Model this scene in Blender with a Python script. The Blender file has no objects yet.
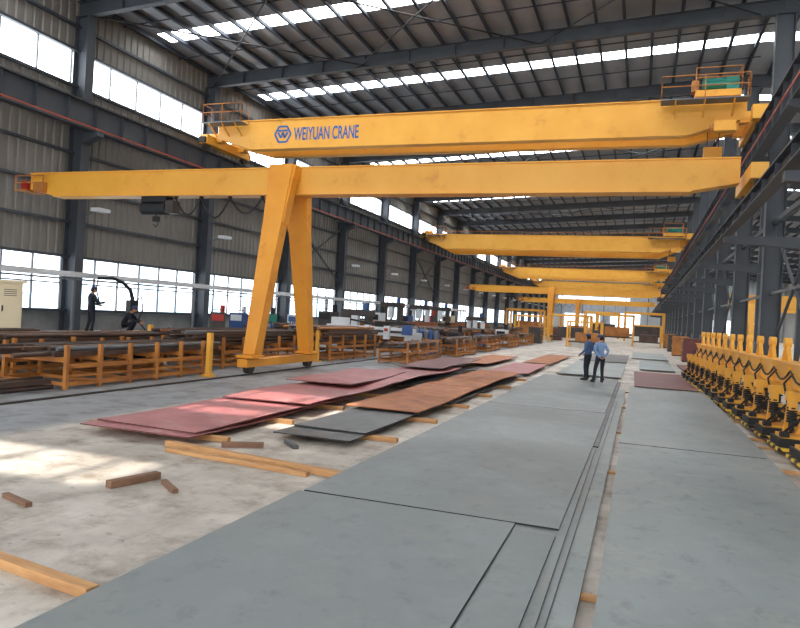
import bpy, math, random
from mathutils import Vector, Matrix
random.seed(7)
scene = bpy.context.scene
try:
    scene.view_settings.view_transform = 'Standard'
    scene.view_settings.look = 'None'
    scene.view_settings.exposure = 0.15
except Exception:
    pass
V = Vector

# ------------------------------------------------------------------ materials
def lin(c):
    r = []
    for x in c:
        x /= 255.0
        r.append(x / 12.92 if x <= 0.04045 else ((x + 0.055) / 1.055) ** 2.4)
    return (r[0], r[1], r[2], 1.0)

def mat(name, col, rough=0.6, metal=0.0, nscale=0.0, col2=None, detail=6, bump=0.0, fac=(0.35, 0.7), spec=0.5, stretch=None, grime=None, gfac=(0.6, 0.8), gscale=3.0, scratch=None):
    m = bpy.data.materials.new(name)
    m.use_nodes = True
    nt = m.node_tree
    b = nt.nodes['Principled BSDF']
    b.inputs['Base Color'].default_value = lin(col)
    b.inputs['Roughness'].default_value = rough
    b.inputs['Metallic'].default_value = metal
    b.inputs['Specular IOR Level'].default_value = spec
    if nscale > 0:
        tc = nt.nodes.new('ShaderNodeTexCoord')
        mp = nt.nodes.new('ShaderNodeMapping')
        if stretch:
            mp.inputs['Scale'].default_value = stretch
        n = nt.nodes.new('ShaderNodeTexNoise')
        n.inputs['Scale'].default_value = nscale
        n.inputs['Detail'].default_value = detail
        n.inputs['Roughness'].default_value = 0.6
        cr = nt.nodes.new('ShaderNodeValToRGB')
        cr.color_ramp.elements[0].position = fac[0]
        cr.color_ramp.elements[1].position = fac[1]
        cr.color_ramp.elements[0].color = lin(col)
        cr.color_ramp.elements[1].color = lin(col2 if col2 else col)
        nt.links.new(tc.outputs['Object'], mp.inputs['Vector'])
        nt.links.new(mp.outputs['Vector'], n.inputs['Vector'])
        nt.links.new(n.outputs['Fac'], cr.inputs['Fac'])
        out = cr.outputs['Color']
        if grime:
            n2 = nt.nodes.new('ShaderNodeTexNoise'); n2.inputs['Scale'].default_value = gscale; n2.inputs['Detail'].default_value = 10; n2.inputs['Roughness'].default_value = 0.7
            nt.links.new(tc.outputs['Object'], n2.inputs['Vector'])
            mr_ = nt.nodes.new('ShaderNodeMapRange'); mr_.inputs['From Min'].default_value = gfac[0]; mr_.inputs['From Max'].default_value = gfac[1]
            nt.links.new(n2.outputs['Fac'], mr_.inputs['Value'])
            mx_ = nt.nodes.new('ShaderNodeMixRGB'); mx_.inputs[2].default_value = lin(grime)
            nt.links.new(mr_.outputs[0], mx_.inputs[0]); nt.links.new(out, mx_.inputs[1]); out = mx_.outputs[0]
            rr = nt.nodes.new('ShaderNodeMapRange'); rr.inputs['To Min'].default_value = rough - 0.1; rr.inputs['To Max'].default_value = rough + 0.18
            nt.links.new(n2.outputs['Fac'], rr.inputs['Value']); nt.links.new(rr.outputs[0], b.inputs['Roughness'])
        if scratch:
            for k_, (st, th_, amt, colr) in enumerate((((9, 0.35, 1), 0.70, 0.30, scratch), ((0.5, 11, 1), 0.72, 0.22, scratch), ((1.6, 1.3, 1), 0.60, 0.40, (88, 92, 92)))):
                mp2 = nt.nodes.new('ShaderNodeMapping'); mp2.inputs['Scale'].default_value = st; mp2.inputs['Rotation'].default_value = (0, 0, 0.12 * (k_ + 1))
                n4_ = nt.nodes.new('ShaderNodeTexNoise'); n4_.inputs['Scale'].default_value = 2.2; n4_.inputs['Detail'].default_value = 8; n4_.inputs['Roughness'].default_value = 0.75
                nt.links.new(tc.outputs['Object'], mp2.inputs['Vector']); nt.links.new(mp2.outputs[0], n4_.inputs['Vector'])
                m4 = nt.nodes.new('ShaderNodeMapRange'); m4.inputs['From Min'].default_value = th_ - 0.06; m4.inputs['From Max'].default_value = th_ + 0.04; m4.inputs['To Max'].default_value = amt
                nt.links.new(n4_.outputs['Fac'], m4.inputs['Value'])
                x4 = nt.nodes.new('ShaderNodeMixRGB'); x4.inputs[2].default_value = lin(colr)
                nt.links.new(m4.outputs[0], x4.inputs[0]); nt.links.new(out, x4.inputs[1]); out = x4.outputs[0]
        nt.links.new(out, b.inputs['Base Color'])
        if bump > 0:
            bp = nt.nodes.new('ShaderNodeBump')
            bp.inputs['Strength'].default_value = bump
            bp.inputs['Distance'].default_value = 0.02
            nt.links.new(n.outputs['Fac'], bp.inputs['Height'])
            nt.links.new(bp.outputs['Normal'], b.inputs['Normal'])
    return m

def emis(name, col, strength, col2=None, nscale=0.3):
    m = bpy.data.materials.new(name)
    m.use_nodes = True
    nt = m.node_tree
    b = nt.nodes['Principled BSDF']
    b.inputs['Base Color'].default_value = (0.8, 0.8, 0.8, 1)
    b.inputs['Emission Color'].default_value = lin(col)
    b.inputs['Emission Strength'].default_value = strength
    if col2:
        tc = nt.nodes.new('ShaderNodeTexCoord')
        n = nt.nodes.new('ShaderNodeTexNoise')
        n.inputs['Scale'].default_value = nscale
        cr = nt.nodes.new('ShaderNodeValToRGB')
        cr.color_ramp.elements[0].position = 0.38
        cr.color_ramp.elements[1].position = 0.52
        cr.color_ramp.elements[0].color = lin(col2)
        cr.color_ramp.elements[1].color = lin(col)
        nt.links.new(tc.outputs['Object'], n.inputs['Vector'])
        nt.links.new(n.outputs['Fac'], cr.inputs['Fac'])
        nt.links.new(cr.outputs['Color'], b.inputs['Emission Color'])
    return m

M = {}
M['yellow'] = mat('crane_yellow_paint', (240, 176, 66), 0.42, 0, 0.6, (230, 162, 54), spec=0.5, grime=(190, 124, 44), gfac=(0.58, 0.9), gscale=1.2)
M['orange'] = mat('leg_orange_paint', (238, 162, 50), 0.45, 0, 0.7, (224, 146, 42), grime=(186, 112, 40), gfac=(0.58, 0.9), gscale=1.6)
M['rackor'] = mat('rack_orange_paint', (196, 128, 58), 0.55, 0, 1.5, (150, 92, 46))
M['steel'] = mat('structure_grey_paint', (70, 75, 82), 0.6, 0, 0.5, (56, 60, 66))
M['steelL'] = mat('structure_light_grey', (112, 116, 120), 0.6, 0, 0.5, (96, 100, 104))
M['purlin'] = mat('purlin_dark', (48, 54, 64), 0.7)
M['roof'] = mat('roof_sheet', (148, 153, 160), 0.55, 0, 0.25, (122, 127, 134))
M['wall'] = mat('corrugated_sheet', (134, 129, 123), 0.6, 0, 0.2, (112, 108, 103))
M['wallfar'] = mat('far_wall_sheet', (176, 180, 183), 0.7, 0, 0.2, (156, 160, 164))
M['wallbase'] = mat('painted_masonry', (140, 140, 138), 0.8, 0, 1.0, (116, 116, 114))
M['black'] = mat('black_rubber', (22, 22, 24), 0.6)
M['dark'] = mat('dark_steel', (58, 56, 56), 0.5, 0.3, 2.0, (84, 72, 64))
M['bar'] = mat('bar_stock_steel', (66, 60, 58), 0.5, 0.3, 1.2, (106, 78, 62))
M['rubberline'] = mat('conductor_rail_red', (176, 74, 50), 0.5)
M['teal'] = mat('motor_teal', (34, 128, 112), 0.4)
M['white'] = mat('machine_white', (214, 216, 218), 0.4)
M['beige'] = mat('cabinet_beige', (222, 206, 172), 0.5)
M['blue'] = mat('machine_blue', (52, 84, 140), 0.45)
M['red'] = mat('machine_red', (176, 44, 38), 0.5)
M['letter'] = mat('lettering_blue', (28, 92, 168), 0.5)
M['wood'] = mat('timber', (206, 158, 106), 0.75, 0, 3.0, (170, 122, 78), bump=0.3, stretch=(0.6, 4, 4))
M['woodd'] = mat('timber_dark', (140, 104, 80), 0.8, 0, 3.0, (104, 78, 62), bump=0.3)
M['platemain'] = mat('mill_plate_grey', (130, 137, 138), 0.42, 0.12, 0.45, (104, 111, 112), bump=0.02, fac=(0.3, 0.7), grime=(146, 146, 140), gfac=(0.5, 0.78), gscale=0.9, scratch=(164, 166, 162))
M['plateR'] = mat('mill_plate_light', (144, 151, 150), 0.42, 0.12, 0.4, (120, 128, 128), bump=0.02, fac=(0.3, 0.7), grime=(164, 164, 156), gfac=(0.5, 0.78), gscale=1.0, scratch=(178, 178, 172))
M['plated'] = mat('mill_plate_dark', (84, 88, 90), 0.42, 0.15, 1.2, (68, 71, 74), grime=(112, 104, 96), gfac=(0.55, 0.8))
M['plateedge'] = mat('plate_edge', (44, 44, 46), 0.6, 0.2)
M['platered'] = mat('primer_red_plate', (184, 114, 114), 0.42, 0, 1.1, (146, 80, 82), grime=(196, 152, 148), gfac=(0.52, 0.75), gscale=1.4)
M['platered2'] = mat('primer_maroon_plate', (118, 64, 62), 0.5, 0, 1.1, (92, 52, 52), grime=(146, 104, 98), gfac=(0.55, 0.8))
M['platerust'] = mat('rusty_plate', (186, 118, 72), 0.6, 0, 1.4, (150, 90, 58), bump=0.1, grime=(124, 84, 64), gfac=(0.52, 0.75))
M['shirt'] = mat('shirt_blue', (118, 146, 184), 0.85)
M['shirt2'] = mat('shirt_blue_grey', (70, 96, 136), 0.85)
M['pants'] = mat('trousers_navy', (36, 40, 52), 0.9)
M['overall'] = mat('overall_dark', (36, 38, 46), 0.9)
M['skin'] = mat('skin', (190, 140, 112), 0.6)
M['hair'] = mat('hair_black', (24, 20, 18), 0.7)
M['cap'] = mat('cap_navy', (34, 52, 96), 0.6)
M['shoe'] = mat('shoe_black', (20, 20, 20), 0.5)
M['lip'] = mat('lip', (150, 84, 74), 0.6)
M['eye'] = mat('eye', (20, 18, 18), 0.2)
M['sky'] = emis('skylight_polycarbonate', (246, 251, 255), 13.5)
M['win'] = emis('window_daylight', (244, 250, 255), 6.0)
M['win2'] = emis('window_daylight_low', (240, 248, 255), 3.0, (176, 204, 222), 0.35)
M['win3'] = emis('window_daylight_far', (244, 250, 255), 1.8)

hz = bpy.data.materials.new('hazard_stripes'); hz.use_nodes = True
nt = hz.node_tree; b = nt.nodes['Principled BSDF']
tc = nt.nodes.new('ShaderNodeTexCoord'); w = nt.nodes.new('ShaderNodeTexWave')
w.wave_type = 'BANDS'; w.bands_direction = 'DIAGONAL'; w.inputs['Scale'].default_value = 1.6
cr = nt.nodes.new('ShaderNodeValToRGB'); cr.color_ramp.interpolation = 'CONSTANT'
cr.color_ramp.elements[0].color = lin((25, 25, 25)); cr.color_ramp.elements[1].color = lin((232, 190, 60)); cr.color_ramp.elements[1].position = 0.5
nt.links.new(tc.outputs['Object'], w.inputs['Vector']); nt.links.new(w.outputs['Fac'], cr.inputs['Fac']); nt.links.new(cr.outputs['Color'], b.inputs['Base Color'])
M['hazard'] = hz

# floor
fm = bpy.data.materials.new('concrete_floor'); fm.use_nodes = True
nt = fm.node_tree; b = nt.nodes['Principled BSDF']
tc = nt.nodes.new('ShaderNodeTexCoord')
sep = nt.nodes.new('ShaderNodeSeparateXYZ'); nt.links.new(tc.outputs['Object'], sep.inputs[0])
def noise(scale, detail=8, st=None):
    n = nt.nodes.new('ShaderNodeTexNoise'); n.inputs['Scale'].default_value = scale; n.inputs['Detail'].default_value = detail
    n.inputs['Roughness'].default_value = 0.65
    if st:
        mp = nt.nodes.new('ShaderNodeMapping'); mp.inputs['Scale'].default_value = st; nt.links.new(tc.outputs['Object'], mp.inputs['Vector']); nt.links.new(mp.outputs[0], n.inputs['Vector'])
    else: nt.links.new(tc.outputs['Object'], n.inputs['Vector'])
    return n
def ramp(a, bb, c1, c2, src):
    r = nt.nodes.new('ShaderNodeValToRGB'); r.color_ramp.elements[0].position = a; r.color_ramp.elements[1].position = bb
    r.color_ramp.elements[0].color = lin(c1); r.color_ramp.elements[1].color = lin(c2); nt.links.new(src, r.inputs['Fac']); return r
n1 = noise(0.55); n2 = noise(0.35)
light = ramp(0.34, 0.64, (156, 145, 132), (214, 206, 194), n1.outputs['Fac'])
grey = ramp(0.3, 0.7, (130, 133, 136), (160, 162, 164), n2.outputs['Fac'])
mr = nt.nodes.new('ShaderNodeMapRange'); mr.inputs['From Min'].default_value = -9.3; mr.inputs['From Max'].default_value = -8.9
nt.links.new(sep.outputs['X'], mr.inputs['Value'])
mix = nt.nodes.new('ShaderNodeMixRGB'); nt.links.new(mr.outputs[0], mix.inputs[0])
nt.links.new(grey.outputs[0], mix.inputs[1]); nt.links.new(light.outputs[0], mix.inputs[2])
cur = mix.outputs[0]
for (sc, dt, st, a_, b_c, colr, amt) in ((1.7, 12, None, 0.48, 0.70, (164, 150, 134), 0.9), (9.0, 12, None, 0.6, 0.7, (180, 172, 162), 0.85),
                                   (1.2, 10, (1.0, 0.12, 1), 0.56, 0.68, (176, 170, 164), 0.7), (0.9, 6, (1.3, 1.0, 1), 0.62, 0.72, (150, 136, 120), 0.6)):
    n3 = noise(sc, dt, st); dr = ramp(a_, b_c, (255, 255, 255), colr, n3.outputs['Fac'])
    mul = nt.nodes.new('ShaderNodeMixRGB'); mul.blend_type = 'MULTIPLY'; mul.inputs[0].default_value = amt
    nt.links.new(cur, mul.inputs[1]); nt.links.new(dr.outputs[0], mul.inputs[2]); cur = mul.outputs[0]
nt.links.new(cur, b.inputs['Base Color'])
b.inputs['Roughness'].default_value = 0.5
M['floor'] = fm

# ------------------------------------------------------------------ builder
class B:
    def __init__(s, name):
        s.name = name; s.v = []; s.f = []; s.m = []; s.sm = []; s.mats = []
    def mi(s, m):
        if m not in s.mats: s.mats.append(m)
        return s.mats.index(m)
    def add(s, vs, fs, m, smooth=False):
        o = len(s.v); s.v += [tuple(x) for x in vs]; k = s.mi(m)
        for f in fs:
            s.f.append([i + o for i in f]); s.m.append(k); s.sm.append(smooth)
    def box(s, c, d, m, rz=0.0):
        c = V(c); hx, hy, hz_ = d[0] / 2, d[1] / 2, d[2] / 2
        vs = []
        R = Matrix.Rotation(rz, 3, 'Z')
        for x, y, z in [(-1,-1,-1),(1,-1,-1),(1,1,-1),(-1,1,-1),(-1,-1,1),(1,-1,1),(1,1,1),(-1,1,1)]:
            vs.append(c + R @ V((x * hx, y * hy, z * hz_)))
        s.add(vs, [(0,3,2,1),(4,5,6,7),(0,1,5,4),(1,2,6,5),(2,3,7,6),(3,0,4,7)], m)
    def prism(s, p0, p1, w0, h0, m, w1=None, h1=None, up=(0, 0, 1)):
        p0 = V(p0); p1 = V(p1); w1 = w0 if w1 is None else w1; h1 = h0 if h1 is None else h1
        d = (p1 - p0).normalized(); up = V(up)
        if abs(d.dot(up)) > 0.98: up = V((1, 0, 0)) if abs(d.x) < 0.9 else V((0, 1, 0))
        sd = d.cross(up).normalized(); u = sd.cross(d).normalized()
        vs = []
        for p, w_, h_ in ((p0, w0, h0), (p1, w1, h1)):
            for a, b_ in ((-1, -1), (1, -1), (1, 1), (-1, 1)):
                vs.append(p + sd * (a * w_ / 2) + u * (b_ * h_ / 2))
        s.add(vs, [(0,1,2,3),(7,6,5,4),(0,4,5,1),(1,5,6,2),(2,6,7,3),(3,7,4,0)], m)
    def ibeam(s, p0, p1, w, h, m, tf=0.03, tw=0.02, up=(0, 0, 1)):
        p0 = V(p0); p1 = V(p1); d = (p1 - p0).normalized(); upv = V(up)
        sd = d.cross(upv).normalized(); u = sd.cross(d).normalized()
        o = u * (h / 2 - tf / 2)
        s.prism(p0 + o, p1 + o, w, tf, m, up=up); s.prism(p0 - o, p1 - o, w, tf, m, up=up)
        s.prism(p0, p1, tw, h - 2 * tf, m, up=up)
    def cyl(s, p0, p1, r0, m, r1=None, seg=12):
        p0 = V(p0); p1 = V(p1); r1 = r0 if r1 is None else r1
        d = (p1 - p0).normalized(); a = d.orthogonal().normalized(); c = d.cross(a)
        vs = []
        for p, r in ((p0, r0), (p1, r1)):
            for i in range(seg):
                t = 2 * math.pi * i / seg; vs.append(p + a * (r * math.cos(t)) + c * (r * math.sin(t)))
        s.add(vs, [(i, (i + 1) % seg, seg + (i + 1) % seg, seg + i) for i in range(seg)], m, True)
        s.add(vs, [tuple(reversed(range(seg))), tuple(range(seg, 2 * seg))], m)
    def tube(s, pts, r, m, seg=8):
        pts = [V(p) for p in pts]
        rs = r if isinstance(r, (list, tuple)) else [r] * len(pts)
        vs = []; n = len(pts)
        prev = None
        for i, p in enumerate(pts):
            d = (pts[min(i + 1, n - 1)] - pts[max(i - 1, 0)]).normalized()
            a = d.orthogonal().normalized() if prev is None else (prev - d * prev.dot(d)).normalized()
            prev = a; c = d.cross(a)
            for k in range(seg):
                t = 2 * math.pi * k / seg; vs.append(p + a * (rs[i] * math.cos(t)) + c * (rs[i] * math.sin(t)))
        fs = []
        for i in range(n - 1):
            for k in range(seg):
                fs.append((i * seg + k, i * seg + (k + 1) % seg, (i + 1) * seg + (k + 1) % seg, (i + 1) * seg + k))
        fs.append(tuple(reversed(range(seg)))); fs.append(tuple(range((n - 1) * seg, n * seg)))
        s.add(vs, fs, m, True)
    def extr(s, prof, y0, y1, m):   # profile in XZ extruded along Y
        n = len(prof)
        vs = [(x, y0, z) for x, z in prof] + [(x, y1, z) for x, z in prof]
        s.add(vs, [tuple(range(n)), tuple(reversed(range(n, 2 * n)))] + [(i, n + i, n + (i + 1) % n, (i + 1) % n) for i in range(n)], m)
    def ell(s, c, r, m, seg=16, rings=10, fn=None, R=None, zmin=-1.0):
        c = V(c); vs = []; fs = []
        for j in range(rings + 1):
            ph = math.pi * j / rings
            for i in range(seg):
                t = 2 * math.pi * i / seg
                p = V((math.sin(ph) * math.cos(t), math.sin(ph) * math.sin(t), max(math.cos(ph), zmin)))
                p = V((p.x * r[0], p.y * r[1], p.z * r[2]))
                if fn: p = fn(p)
                if R: p = R @ p
                vs.append(c + p)
        for j in range(rings):
            for i in range(seg):
                fs.append((j * seg + i, (j + 1) * seg + i, (j + 1) * seg + (i + 1) % seg, j * seg + (i + 1) % seg))
        s.add(vs, fs, m, True)
    def mesh(s):
        me = bpy.data.meshes.new(s.name); me.from_pydata(s.v, [], s.f)
        for m in s.mats: me.materials.append(M[m])
        me.polygons.foreach_set('material_index', s.m); me.polygons.foreach_set('use_smooth', s.sm)
        me.update(); return me
    def obj(s, loc=(0, 0, 0), rz=0.0, bevel=0.0):
        o = bpy.data.objects.new(s.name, s.mesh()); bpy.context.collection.objects.link(o)
        o.location = loc; o.rotation_euler = (0, 0, rz)
        if bevel:
            md = o.modifiers.new('Bevel', 'BEVEL'); md.width = bevel; md.segments = 2; md.limit_method = 'ANGLE'
        return o

def inst(o, loc, rz=0.0):
    n = bpy.data.objects.new(o.name.split('.')[0], o.data); bpy.context.collection.objects.link(n)
    n.location = loc; n.rotation_euler = (0, 0, rz)
    return n

# ------------------------------------------------------------------ building shell
YB, YF = -14.0, 205.0
YM, YL = (YB + YF) / 2, YF - YB
BAY = 9.9
COLY = [24.6 + BAY * i for i in range(-3, 18)]
XL, XC, XR = -25.3, 5.5, 36.0
def zb(x):
    return 15.1 + 0.0515 * (x + 24.6) if x <= XC else 15.1 + 0.0515 * (XC + 24.6) - 0.0515 * (x - XC)

f = B('floor'); f.box((5.3, YM, -0.15), (62.0, YL + 0.6, 0.3), 'floor'); f.obj()

def corrug(bd, x, y0, y1, z0, z1, m, axis='y', side=1, per=0.45, dep=0.06):
    n = int((y1 - y0) / per); vs = []; fs = []
    pts = []
    for i in range(n):
        y = y0 + i * per
        pts += [(y, 0), (y + per * 0.35, 0), (y + per * 0.45, dep), (y + per * 0.9, dep)]
    pts.append((y1, 0))
    for (y, dd) in pts:
        for z in (z0, z1):
            vs.append((x + side * dd, y, z) if axis == 'y' else (y, x + side * dd, z))
    for i in range(len(pts) - 1):
        fs.append((2 * i, 2 * i + 2, 2 * i + 3, 2 * i + 1))
    bd.add(vs, fs, m)

WZ0, WZ1 = 11.85, 13.5
wl = B('wall_left')
wl.box((XL - 0.1, YM, 0.72), (0.2, YL, 1.45), 'wallbase')
corrug(wl, XL, YB, YF, 4.0, WZ0, 'wall')
corrug(wl, XL, YB, YF, WZ1, 16.1, 'wall')
wl.box((XL - 0.12, YM, (4 + WZ0) / 2), (0.1, YL, WZ0 - 4), 'wall')
wl.box((XL - 0.12, YM, (WZ1 + 16.1) / 2), (0.1, YL, 16.1 - WZ1), 'wall')
wl.obj()
g = B('trim_1')
for z in (1.5, 4.0, 5.6, 7.2, 8.8, 10.4, WZ0, WZ1, 14.6):
    g.prism((XL + 0.17, YB, z), (XL + 0.17, YF, z), 0.16, 0.12, 'steel')
g.obj()
def window_mesh(name, L, H, nx, nz, pm):
    w_ = B(name)
    w_.box((-0.06, 0, 0), (0.02, L, H), pm)
    for i in range(nx + 1):
        w_.box((0, -L / 2 + L * i / nx, 0), (0.09, 0.06, H), 'steelL')
    for i in range(nz + 1):
        w_.box((0, 0, -H / 2 + H * i / nz), (0.09, L, 0.06), 'steelL')
    return w_
k = 0
wa = wb = None
for i in range(len(COLY)):
    y = COLY[i] + BAY / 2
    if y > YF - 2: continue
    k += 1
    if wa is None:
        wa = window_mesh('window_%d' % k, BAY - 0.5, 2.5, 6, 2, 'win2').obj((XL, y, 2.75))
        wb = window_mesh('window_h%d' % k, BAY - 0.6, WZ1 - WZ0, 5, 1, 'win').obj((XL, y, (WZ0 + WZ1) / 2)); wb.name = 'window_%d' % (100 + k)
    else:
        o = inst(wa, (XL, y, 2.75)); o.name = 'window_%d' % k
        o = inst(wb, (XL, y, (WZ0 + WZ1) / 2)); o.name = 'window_%d' % (100 + k)

wf = B('wall_far')
wf.box((5.3, YF + 0.1, 8.6), (62.0, 0.2, 17.2), 'wallfar')
corrug(wf, YF - 0.02, XL, XR, 5.6, 17.0, 'wallfar', axis='x', side=-1, per=0.9)
for x in range(-22, 36, 6):
    wf.box((x, YF - 0.25, 8), (0.25, 0.3, 16), 'steelL')
wf.obj()
for j, (xc, zc, L, H, nx) in enumerate([(-16, 3.2, 10, 4, 6), (-4, 3.0, 8, 5.6, 2), (13, 3.2, 12, 4, 5), (28, 3.2, 12, 4, 6), (-13, 9.5, 20, 1.5, 8), (20, 9.5, 26, 1.5, 8)]):
    q = window_mesh('window_%d' % (60 + j), L, H, nx, 2, 'win3').obj((xc, YF - 0.42, zc), -math.pi / 2)
wr = B('wall_right')
wr.box((XR + 0.1, YM, 8), (0.2, YL, 16.2), 'wall'); wr.obj()
for j in range(11):
    window_mesh('window_%d' % (70 + j), 14, 2.5, 8, 2, 'win2').obj((XR - 0.1, 12 + 17 * j, 3), math.pi)

# roof
rf = B('ceiling')
sk = B('skylight_strips')
def rquad(bd, x0, x1, y0, y1, dz, m, th=0.04):
    for a, c in ((x0, min(x1, XC)), (max(x0, XC), x1)):
        if c - a < 1e-3: continue
        za, zc = zb(a) + dz, zb(c) + dz
        bd.add([(a, y0, za), (c, y0, zc), (c, y1, zc), (a, y1, za), (a, y0, za + th), (c, y0, zc + th), (c, y1, zc + th), (a, y1, za + th)],
               [(0, 3, 2, 1), (4, 5, 6, 7), (0, 1, 5, 4), (1, 2, 6, 5), (2, 3, 7, 6), (3, 0, 4, 7)], m)
SW = 1.15
prev = 12.0
mids = [y + BAY / 2 for y in COLY if 12 < y + BAY / 2 < YF - 3]
for y in mids:
    rquad(rf, XL - 0.3, XR + 0.2, prev, y - SW / 2, 0.95, 'roof')
    rquad(sk, XL + 0.8, XR - 0.8, y - SW / 2, y + SW / 2, 0.97, 'sky')
    rquad(rf, XL - 0.3, XL + 0.8, y - SW / 2, y + SW / 2, 0.95, 'roof')
    rquad(rf, XR - 0.8, XR + 0.2, y - SW / 2, y + SW / 2, 0.95, 'roof')
    prev = y + SW / 2
rquad(rf, XL - 0.3, XR + 0.2, prev, YF + 0.2, 0.95, 'roof')
def cells(y0, y1, holes):
    x = XL - 0.3
    for a, c in holes:
        rquad(rf, x, a, y0, y1, 0.95, 'roof'); x = c
    rquad(rf, x, XR + 0.2, y0, y1, 0.95, 'roof')
cells(6.4, 12.0, [])
cells(3.6, 6.4, [(-9.6, -7.0)])  # unseen roof opening, added so sun falls on the red plates
cells(0.4, 3.6, [])
cells(-0.9, 0.4, [(-13.0, -7.4)])  # unseen opening added in the roof to cast a sun streak on the floor
cells(YB, -6, []); cells(-4.5, -0.9, [])
rquad(sk, XL, XR, -6, -4.5, 0.95, 'sky')
rf.obj(); sk.obj()
pu = B('roof_purlins')
x = XL + 0.4
while x < XR:
    z = zb(x) + 0.81
    pu.box((x, YM, z), (0.06, YL, 0.24), 'purlin')
    pu.box((x + 0.05, YM, z - 0.11), (0.14, YL, 0.02), 'purlin')
    x += 1.3
for y in COLY:
    for q in (0.28, 0.72):
        yy = y + BAY * q
        if yy < 12 or yy > YF - 1: continue
        pu.prism((XL, yy, zb(XL) + 0.76), (XC, yy, zb(XC) + 0.76), 0.05, 0.05, 'purlin')
pu.obj()
ra = None
for y in COLY:
    if y > YF - 1: continue
    if ra is None:
        r_ = B('roof_rafter')
        for a, c in ((XL + 0.05, XC), (XR - 0.05, XC)):
            r_.ibeam((a, 0, zb(a) + 0.35), (c, 0, zb(c) + 0.35), 0.32, 0.7, 'steel', 0.03, 0.02)
            for t in range(1, 12):
                xx = a + (c - a) * t / 12
                r_.box((xx, 0, zb(xx) + 0.35), (0.03, 0.3, 0.62), 'steel')
        ra = r_.obj((0, y, 0))
    else: inst(ra, (0, y, 0))
br = B('roof_brace_rods')
for y in (24.6, 54.3, 84.0):
    for a in (XL + 0.5, -15.5, -5.5):
        c = a + 10
        br.cyl((a, y, zb(a) + 0.1), (c, y + BAY, zb(c) + 0.1), 0.04, 'black', seg=6)
        br.cyl((a, y + BAY, zb(a) + 0.1), (c, y, zb(c) + 0.1), 0.04, 'black', seg=6)
br.obj()

# columns
cl = cr_ = None
for y in COLY:
    if y > YF - 1: continue
    if cl is None:
        c = B('steel_column')
        c.ibeam((-24.85, 0, 0), (-24.85, 0, zb(-24.85)), 0.5, 0.75, 'steel', 0.04, 0.03, up=(1, 0, 0))
        c.prism((-24.5, 0, 9.45), (-23.65, 0, 9.6), 0.4, 0.5, 'steel', 0.4, 0.2)
        c.box((-24.5, 0, 0.05), (1.2, 0.8, 0.1), 'steel')
        c.cyl((-24.4, 0.1, 5.9), (-23.6, 0.1, 6.2), 0.03, 'steelL', seg=6)
        c.box((-23.5, 0.1, 6.15), (0.5, 0.7, 0.16), 'white')
        cl = c.obj((0, y, 0))
        c = B('steel_column')
        c.ibeam((XC, 0, 0), (XC, 0, zb(XC)), 0.5, 0.8, 'steel', 0.04, 0.03, up=(1, 0, 0))
        for s in (-1, 1):
            c.prism((XC + s * 0.35, 0, 9.4), (XC + s * 1.4, 0, 9.6), 0.4, 0.6, 'steel', 0.4, 0.2)
        c.box((XC, 0, 0.05), (1.2, 0.9, 0.1), 'steel')
        c.prism((XC - 0.4, 0, 5.1), (2.45, 0, 5.2), 0.25, 0.4, 'steel', 0.25, 0.2)
        c.cyl((XC - 0.45, -0.3, 0), (XC - 0.45, -0.3, 9.3), 0.04, 'steelL', seg=8)
        c.box((XC - 0.48, 0.0, 1.5), (0.2, 0.4, 0.6), 'steelL')
        cr_ = c.obj((0, y, 0))
    else:
        inst(cl, (0, y, 0)); inst(cr_, (0, y, 0))
wp = None
for y in COLY[3:-1]:
    if wp is None:
        c = B('wind_post')
        c.ibeam((XC + 0.3, 0, 0), (XC + 0.3, 0, 9.7), 0.3, 0.35, 'steel', 0.03, 0.02, up=(1, 0, 0)); c.box((XC + 0.3, 0, 0.03), (0.6, 0.6, 0.06), 'steel')
        wp = c.obj((0, y + BAY / 2, 0))
    else: inst(wp, (0, y + BAY / 2, 0))

def runway(x, top, h, w_, y0=YB, y1=YF, nm='crane_runway_beam'):
    r_ = B(nm)
    r_.ibeam((x, y0, top - 0.1 - h / 2), (x, y1, top - 0.1 - h / 2), w_, h, 'steel', 0.04, 0.02)
    r_.box((x, (y0 + y1) / 2, top - 0.05), (0.08, y1 - y0, 0.1), 'dark')
    y = y0 + 0.6
    while y < y1:
        for s in (-1, 1):
            r_.box((x + s * w_ * 0.22, y, top - 0.1 - h / 2), (w_ * 0.42, 0.02, h - 0.1), 'steel')
        y += 1.65
    return r_
r_ = runway(-24.0, 11.0, 1.2, 0.45)
r_.box((-23.55, YM, 9.75), (0.04, YL, 0.06), 'rubberline')
r_.obj()
r_ = runway(4.4, 11.0, 1.2, 0.45)
r_.box((3.98, YM, 9.8), (0.04, YL, 0.06), 'rubberline')
r_.obj()
runway(6.6, 11.0, 1.2, 0.45).obj()
runway(2.65, 5.95, 0.4, 0.3, 4, YF - 2).obj()
cb = B('column_bracing')
for i in range(3, len(COLY) - 1):
    y0, y1 = COLY[i], COLY[i] + BAY
    if y1 > YF: continue
    cb.prism((XC, y0, 7.2), (XC, y1, 7.2), 0.2, 0.2, 'steel')
    cb.prism((XC, y0, 4.0), (XC, y1, 4.0), 0.12, 0.12, 'steelL')
    if i % 3 != 1:
        cb.prism((XC, y0, 1.0), (XC, y1, 7.1), 0.1, 0.1, 'steel')
        cb.prism((XC, y1, 1.0), (XC, y0, 7.1), 0.1, 0.1, 'steel')
cb.obj()
cb = B('column_bracing')
for i in range(3, len(COLY) - 1):
    y0, y1 = COLY[i], COLY[i] + BAY
    if y1 > YF: continue
    if i % 3 == 2:
        cb.prism((-24.9, y0, 4.5), (-24.9, y1, 9.4), 0.1, 0.1, 'steel')
        cb.prism((-24.9, y1, 4.5), (-24.9, y0, 9.4), 0.1, 0.1, 'steel')
cb.obj()

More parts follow.
